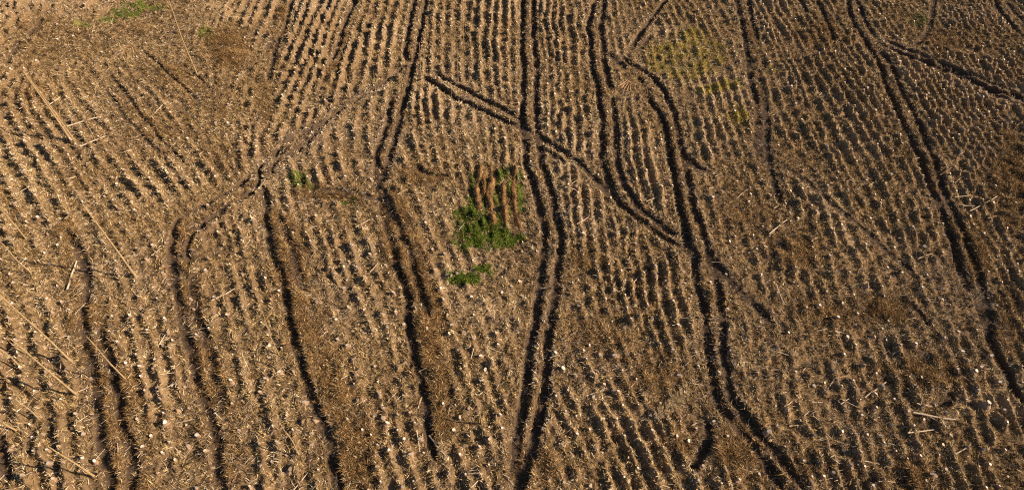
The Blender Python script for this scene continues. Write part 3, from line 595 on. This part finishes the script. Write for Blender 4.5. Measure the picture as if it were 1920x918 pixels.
for (b0, t0, r, phrase) in POLES:
    B = G(*b0); B[2] = hz(B[0], B[1]); B = G(*b0, z=float(B[2])); B[2] = hz(B[0], B[1])
    d = _f+_r*(t0[0]-960)/F_PX-_u*(t0[1]-459)/F_PX; o = np.array([0, 0, CAM_H])
    # top: where the ray of the tip passes closest to the plumb line over the base
    A2 = np.array([[d@d, -d[2]], [d[2], -1.0]]); rhs = np.array([d@(B-o), (B-o)[2]]); tt, hh = np.linalg.solve(A2, rhs); T = o+d*tt
    root = bpy.data.objects.new('bare_tree', None); COL.objects.link(root); root.location = B; root.empty_display_size = .3
    tag(root, 'standing bare dead tree: '+phrase, 'dead tree', 'bare trees left standing in the clearing')
    n = 9; h = T-B; path = []
    sx, sy = random.gauss(0, .22), random.gauss(0, .22)
    for k in range(n):
        f = k/(n-1); path.append(h*f+np.array([sx, sy, 0])*math.sin(f*math.pi*1.3)*f*(1-f)*2+np.array([0, 0, -.15 if k == 0 else 0]))
    r *= .95; rad = [r*1.4]+[r*(1-.52*k/(n-1)) for k in range(1, n)]
    link('trunk', tube_mesh('trunk', path, rad, [M['pole_bark']]), root)
    for q in range(random.randint(4, 8)):
        f = random.uniform(.25, .98); a = random.uniform(0, 6.28); L = random.uniform(.3, 1.1)*(1.15-f*.6)
        k = f*(n-1); p0 = np.array([np.interp(k, range(n), [p[i] for p in path]) for i in range(3)])
        p1 = p0+np.array([math.cos(a)*L, math.sin(a)*L, L*random.uniform(-.5, .5)]); pm = (p0+p1)/2+np.array([0, 0, .06])
        link('branch', tube_mesh('branch', [p0, pm, p1], [.02, .016, .007], [M['twig_bark']], 4), root)
    if r > .12 and b0[0] == 133:     # its second stem
        link('trunk', tube_mesh('trunk', [p*np.array([1, 1, .93])+np.array([.28*(1-k/12), .22*(1-k/14), 0]) for k, p in enumerate(path)], [q*.8 for q in rad], [M['pole_bark']]), root)
    LAND.append((B[0], B[1], 'the '+phrase))

# ------------------------------------------------------------------ rust brown heaped ridges
for c, (pts, w, lab) in zip(bedc, BEDS):
    c = c[::4]; V = []; nn = 9
    t = np.gradient(c, axis=0); sd = np.stack([-t[:, 1], t[:, 0]], -1)/np.hypot(t[:, 0], t[:, 1])[:, None]
    lump = samp(n_mid, c[:, 0], c[:, 1])
    o0 = np.array([c[:, 0].mean(), c[:, 1].mean(), 0]); o0[2] = hz(o0[0], o0[1])
    for k in range(len(c)):
        en = min(1, min(k, len(c)-1-k)/6+.15)
        for s in range(nn):
            a = math.pi*s/(nn-1); rr = w*1.05*(1+.20*lump[k]+rng.normal(0, .06))*en
            p = c[k]+sd[k]*math.cos(a)*rr; z = hz(p[0], p[1])+math.sin(a)*rr*1.25-.05
            V.append((p[0]-o0[0], p[1]-o0[1], z-o0[2]))
    V = np.array(V); i0 = np.arange(len(c)*nn).reshape(len(c), nn)
    Fq = np.stack([i0[:-1, :-1], i0[1:, :-1], i0[1:, 1:], i0[:-1, 1:]], -1).reshape(-1, 4)
    root = link('bracken_heap', new_mesh('bracken_heap', V, Fq, [M['bracken']], smooth=True, attrs={'tone': ('FACE', np.clip(rng.beta(3, 3, len(Fq)), 0, 1))}), None, o0)
    tag(root, lab, 'bracken heap', 'rust brown heaps in the green patch')
    n = 1500; k = rng.integers(0, len(V), n); P = V[k]+rng.normal(0, .04, (n, 3))
    me = blades('stalks', P, rng.uniform(.10, .24, n), rng.uniform(.025, .05, n), rng.uniform(-.3, .6, n), rng.uniform(0, 6.283, n), rng.beta(2, 2, n), M['bracken'])
    o = link('stalks', me, root); o['kind'] = 'stuff'

# ------------------------------------------------------------------ fallen grey treetop in the foreground
a, b_ = G(1226, 790), G(1290, 728); a[2] = hz(a[0], a[1])+.12; b_[2] = hz(b_[0], b_[1])+.25
root = bpy.data.objects.new('fallen_treetop', None); COL.objects.link(root); root.location = a
tag(root, 'fallen grey treetop with fine dead twigs lying left of the forked foreground ruts', 'fallen treetop')
ax = b_-a; link('trunk', tube_mesh('trunk', [ax*f+np.array([0, 0, .05*math.sin(f*3)]) for f in np.linspace(0, 1, 7)], list(np.linspace(.07, .015, 7)), [M['grey_bark']], 6), root)
V0 = []; ln = np.linalg.norm(ax); dn = ax/ln; sdv = np.cross(dn, [0, 0, 1]); sdv /= np.linalg.norm(sdv)
tw = []
for q in range(46):
    f = random.uniform(.08, .98); s = random.choice((-1, 1)); L = random.uniform(.5, 1.3)*(1.1-.6*abs(f-.55))
    p0 = ax*f; p1 = p0+(dn*.75+sdv*s*random.uniform(.5, 1.0)+np.array([0, 0, random.uniform(-.1, .45)]))*L*.7
    link('branch', tube_mesh('branch', [p0, (p0+p1)/2+np.array([0, 0, .05]), p1], [.02, .014, .006], [M['grey_bark']], 4), root)
    for _ in range(60): tw.append(p0+(p1-p0)*random.uniform(.2, 1)+np.array([0, 0, random.uniform(-.05, .05)]))
tw = np.array(tw); n = len(tw)
o = link('dead_twigs', blades('dead_twigs', tw, rng.uniform(.12, .35, n), rng.uniform(.015, .03, n), rng.uniform(-.3, .7, n), math.atan2(dn[1], dn[0])+rng.normal(0, .8, n), rng.uniform(.35, 1, n), M['straw']), root); o['kind'] = 'stuff'
LAND.append((float((a+b_)[0]/2), float((a+b_)[1]/2), 'the fallen grey treetop'))
for x, y, ph in ((905, 435, 'the largest green grass patch'), (885, 515, 'the smaller green grass patch'), (1165, 158, 'the fan of pale logs'), (1303, 478, 'the meeting of the right ruts'),
                 (984, 244, 'the end of the diagonal rut'), (430, 100, 'the dark upper left brash heap'), (1660, 582, 'the round right hand brash heap'), (1642, 85, 'the fork of the right track'),
                 (340, 445, 'the bend of the left curving rut'), (1300, 870, 'the hooked rut in the foreground'), (1300, 100, 'the yellow mossy patch'), (640, 365, 'the curved ditch left of centre'), (1775, 750, 'the curved ditch at lower right'),
                 (640, 650, 'the bare brown flat'), (970, 900, 'the merging of the central ruts'), (1460, 612, 'the short straight right hand ditch')):
    p = G(x, y); LAND.append((p[0], p[1], ph))

# ------------------------------------------------------------------ logs
def log_obj(p, q, r, material, name='log'):
    p = np.array(p); q = np.array(q); c = (p+q)/2; L = np.linalg.norm((q-p)[:2]); az = math.atan2(q[1]-p[1], q[0]-p[0])
    ts = np.linspace(.05, .95, 7); zs = np.array([hz(*(p[:2]+(q-p)[:2]*t)) for t in ts]); slope, zc = np.polyfit((ts-.5)*L, zs, 1)
    slope = max(-.25, min(.25, slope)); zc = max(zc, float(np.mean(zs)))+r*.8+max(0.0, float(np.max(zs-(ts-.5)*L*slope-np.mean(zs))))*.7
    n = 5; bx = random.gauss(0, .018)*L
    path = [np.array([(f-.5)*L, bx*math.sin(f*math.pi)+random.gauss(0, .006)*L, random.gauss(0, .01)]) for f in np.linspace(0, 1, n)]
    me = tube_mesh('log', path, [r*(1.08-.25*f) for f in np.linspace(0, 1, n)], [material, M['cut_wood']], 8, 1)
    o = link(name, me, None, (c[0], c[1], zc)); o.rotation_euler = (0, -math.atan(slope), az); return o, L
LOGINFO = []
def put_log(p, q, r, material, where):
    o, L = log_obj(p, q, r, material); LOGINFO.append((o, L, r, 'brown' if material is M['log_brown'] else 'pale', where, (np.array(p)+np.array(q))/2)); return o
for a, b_ in LOGS:
    p, q = G(*a, z=.1), G(*b_, z=.1); L = np.hypot(*(q-p)[:2])
    put_log(p, q, min(.085, max(.035, .026+.013*L))*random.uniform(.8, 1.15), M['log_brown'] if random.random() < .18 or a == (240, 802) else M['log_pale'], 't')
k = 0
names = ['leftmost log of the fan of pale logs', 'second log from the left in the fan of pale logs', 'middle log in the fan of pale logs', 'second log from the right in the fan of pale logs', 'rightmost log of the fan, pointing straight down']
for (a, b_), nm in zip(FAN, names):
    o, L = log_obj(G(*a, z=.15), G(*b_, z=.15), .085, M['log_brown']); o.location.z += .02; tag(o, nm, 'log', 'logs fanned out beside the curving ruts')
# further short logs among the rows
tries = 0
while len(LOGINFO) < 292 and tries < 5000:
    tries += 1
    px, py = random.uniform(10, 1910), 918*random.uniform(.05, 1)**.7; p = G(px, py)
    if samp(GR, p[0], p[1]) > .2 or samp(RUT, p[0], p[1]) > .3: continue
    L = random.uniform(.6, 1.9); a = random.gauss(.55, .7); v = np.array([math.cos(a), math.sin(a), 0])*L/2
    put_log(p-v, p+v, random.uniform(.03, .06), M['log_brown'] if random.random() < .25 else M['log_pale'], 'r')

# ------------------------------------------------------------------ stumps
def stump_parts(seed):
    """unit stump: radius 1 at the cut, height 1, with a root flare"""
    rs = random.Random(seed); sides = 14; prof = [(-.35, 2.1), (.0, 1.75), (.35, 1.25), (1.0, 1.0)]
    ph, nl, am = rs.uniform(0, 6), rs.choice((2, 3)), rs.uniform(.05, .24); lob = [1+am*math.sin(2*math.pi*s/sides*nl+ph)+rs.uniform(-.10, .10) for s in range(sides)]
    ro = [rs.uniform(0, .45) if rs.random() < .4 else 0 for s in range(sides)]; tx, ty = rs.uniform(-.4, .4), rs.uniform(-.4, .4)
    V = []
    for z, f in prof:
        for s in range(sides):
            t = 2*math.pi*s/sides; R = f*lob[s]+ro[s]*max(0, .6-z); x, y = R*math.cos(t), R*math.sin(t)
            V.append((x, y, z+(tx*x+ty*y)*(.55 if z == 1 else 0)))
    V = np.array(V); i0 = np.arange(4*sides).reshape(4, sides)
    Fq = np.array([[i0[k, s], i0[k, (s+1) % sides], i0[k+1, (s+1) % sides], i0[k+1, s]] for k in range(3) for s in range(sides)])
    top = V[3*sides:]*np.array([.97, .97, 1])+np.array([0, 0, .012]); cap = np.array([list(range(sides))])
    return V, Fq, top, cap
VAR = []
for s in range(9):
    V, Fq, top, cap = stump_parts(s)
    low = top.copy(); low[:, 2] -= .06
    nS = len(top); rim = np.array([[k, (k+1) % nS, nS+(k+1) % nS, nS+k] for k in range(nS)])
    tv = np.vstack([low, top])
    m_body = new_mesh('stump', V, Fq, [M['stump_bark']]); m_cut = new_mesh('cut_face', tv, [rim, cap+nS], [M['weathered_wood'] if s % 4 == 3 else M['cut_wood']])
    VAR.append((m_body, m_cut, V, Fq, top, cap))
spx = PROJ(np.column_stack([ST[:, :2], np.zeros(len(ST))])); dist = np.hypot(ST[:, 0], ST[:, 1])**2+CAM_H**2
vis = (spx[:, 0] > -10)&(spx[:, 0] < 1930)&(spx[:, 1] > -10)&(spx[:, 1] < 925)
app = ST[:, 2]/np.sqrt(dist)*vis
order = np.argsort(-app); indiv = list(order[:300]); rest = [k for k in order[300:] if True]
zst = hz(ST[:, 0], ST[:, 1])
# labels: rank of every stump about every landmark, counted over all stumps
LP = np.array([l[:2] for l in LAND]); best = {}
def sector(dx, dy): return ('left of' if dx < 0 else 'right of') if abs(dx) > abs(dy) else ('beyond' if dy > 0 else 'in front of')
ORD = {0: 'nearest', 1: 'second nearest', 2: 'third nearest', 3: 'fourth nearest', 4: 'fifth nearest', 5: 'sixth nearest'}
def rank_labels(pts, noun, cand, limit=6):
    """label for each candidate: the landmark and side it is nearest to among ALL points of its kind"""
    best = {}
    for (lx, ly, ph) in LAND:
        dx = pts[:, 0]-lx; dy = pts[:, 1]-ly; dd = np.hypot(dx, dy); oo = np.argsort(dd)[:60]; cnt = {}
        for k in oo:
            s = sector(dx[k], dy[k]); r_ = cnt.get(s, 0); cnt[s] = r_+1
            if r_ < limit and k in cand and (k not in best or (r_, dd[k]) < best[k][0]): best[k] = ((r_, dd[k]), s, ph)
    return {k: (ORD[v[0][0]], v[1], v[2]) for k, v in best.items()}
cand = set(indiv); lab = rank_labels(ST[:, :2], 'stump', cand)
ZN = [(0, 330, 'left of the left curving rut'), (330, 560, 'between left rut and bare flat'), (560, 800, 'in the rows left of the inner brash track'), (800, 1010, 'between inner brash track and central ruts'),
      (1010, 1330, 'between central and right hand ruts'), (1330, 1640, 'just right of the right hand twin ruts'), (1640, 2000, 'towards the right edge')]
for k in indiv:
    x, y, r, h = ST[k]; v = int(rng.integers(0, 9)); mb, mc = VAR[v][0], VAR[v][1]
    o = link('stump', mb, None, (x, y, float(zst[k])-.04)); o.scale = (r*random.uniform(.75, 1.2), r, h+.06); o.rotation_euler = (random.gauss(0, .17), random.gauss(0, .17), random.uniform(0, 6.28))
    link('cut_face', mc, o)
    look = ('broad' if r > .15 else 'tall' if h > .34 else 'low' if h < .25 else 'medium')+(' grey' if v % 4 == 3 else ' pale')
    if k in lab: L = '%s stump, %s %s %s' % (look, *lab[k])
    else:
        zn = next(z[2] for z in ZN if z[0] <= spx[k, 0] < z[1] or z[1] == 2000); band = 'far' if spx[k, 1] < 330 else 'middle' if spx[k, 1] < 620 else 'near'
        L = '%s stump in %s rows %s' % (look, band, zn)
    tag(o, L, 'stump', 'tree stumps standing in the rows of the clearing')
VV = []; FQs = []; FC = []; off = 0
for k in rest:
    _, _, V, Fq, top, cap = VAR[k % 9]; sel = np.arange(0, 14, 2); Vv = np.vstack([V.reshape(4, 14, 3)[[1, 3]][:, sel].reshape(-1, 3), top[sel]]); a = random.uniform(0, 6.28)
    x, y, r, h = ST[k]; Rm = np.array([[math.cos(a), -math.sin(a), 0], [math.sin(a), math.cos(a), 0], [0, 0, 1]])
    VV.append((Vv*np.array([r, r, h+.05]))@Rm.T+np.array([x, y, zst[k]-.04])); q = 7
    FQs.append(np.array([[s, (s+1) % q, q+(s+1) % q, q+s] for s in range(q)])+off); FC.append(np.array([[2*q+s for s in range(q)]])+off); off += 21
Fq = np.vstack(FQs); Fc = np.vstack(FC); aged = np.where(np.array([st_list[k][4] for k in rest])|(rng.random(len(rest)) < .7), 1, 2)
me = new_mesh('stump_rows', np.vstack(VV), [Fq, Fc], [M['stump_bark'], M['cut_wood'], M['aged_cut']], midx=np.concatenate([np.zeros(len(Fq), int), aged]))
tag(link('stump_rows', me), 'thousands of smaller stumps in rows across the whole clearing', 'stumps', kind='stuff')

# log labels, once every log is placed
pts = np.array([l[5][:2] for l in LOGINFO]); ll = rank_labels(pts, 'log', set(range(len(pts))), 6); lpx = PROJ(np.column_stack([pts, np.zeros(len(pts))]))
for k, (o, L, r, tone, wh, c) in enumerate(LOGINFO):
    size = 'long' if L > 3 else 'short' if L < 1.2 else 'medium'; thick = 'thick' if r > .085 else 'thin' if r < .05 else 'straight'
    look = '%s %s' % (size, tone)
    if k in ll: lb = '%s log, %s %s %s' % (look, *ll[k])
    else:
        zn = next(z[2] for z in ZN if z[0] <= lpx[k, 0] < z[1] or z[1] == 2000); band = 'far' if lpx[k, 1] < 330 else 'middle' if lpx[k, 1] < 620 else 'near'
        lb = '%s log in %s rows %s' % (look, band, zn)
    tag(o, lb, 'log', 'logs and lopped poles left lying')
for o in COL.objects:
    if 'label' in o and len(o['label'].split()) > 16: print('LONG', o['label'])
print('rows', len(rows), 'stumps', len(ST), 'logs', len(LOGINFO), 'labelled stumps', len(lab), 'labelled logs', len(ll))
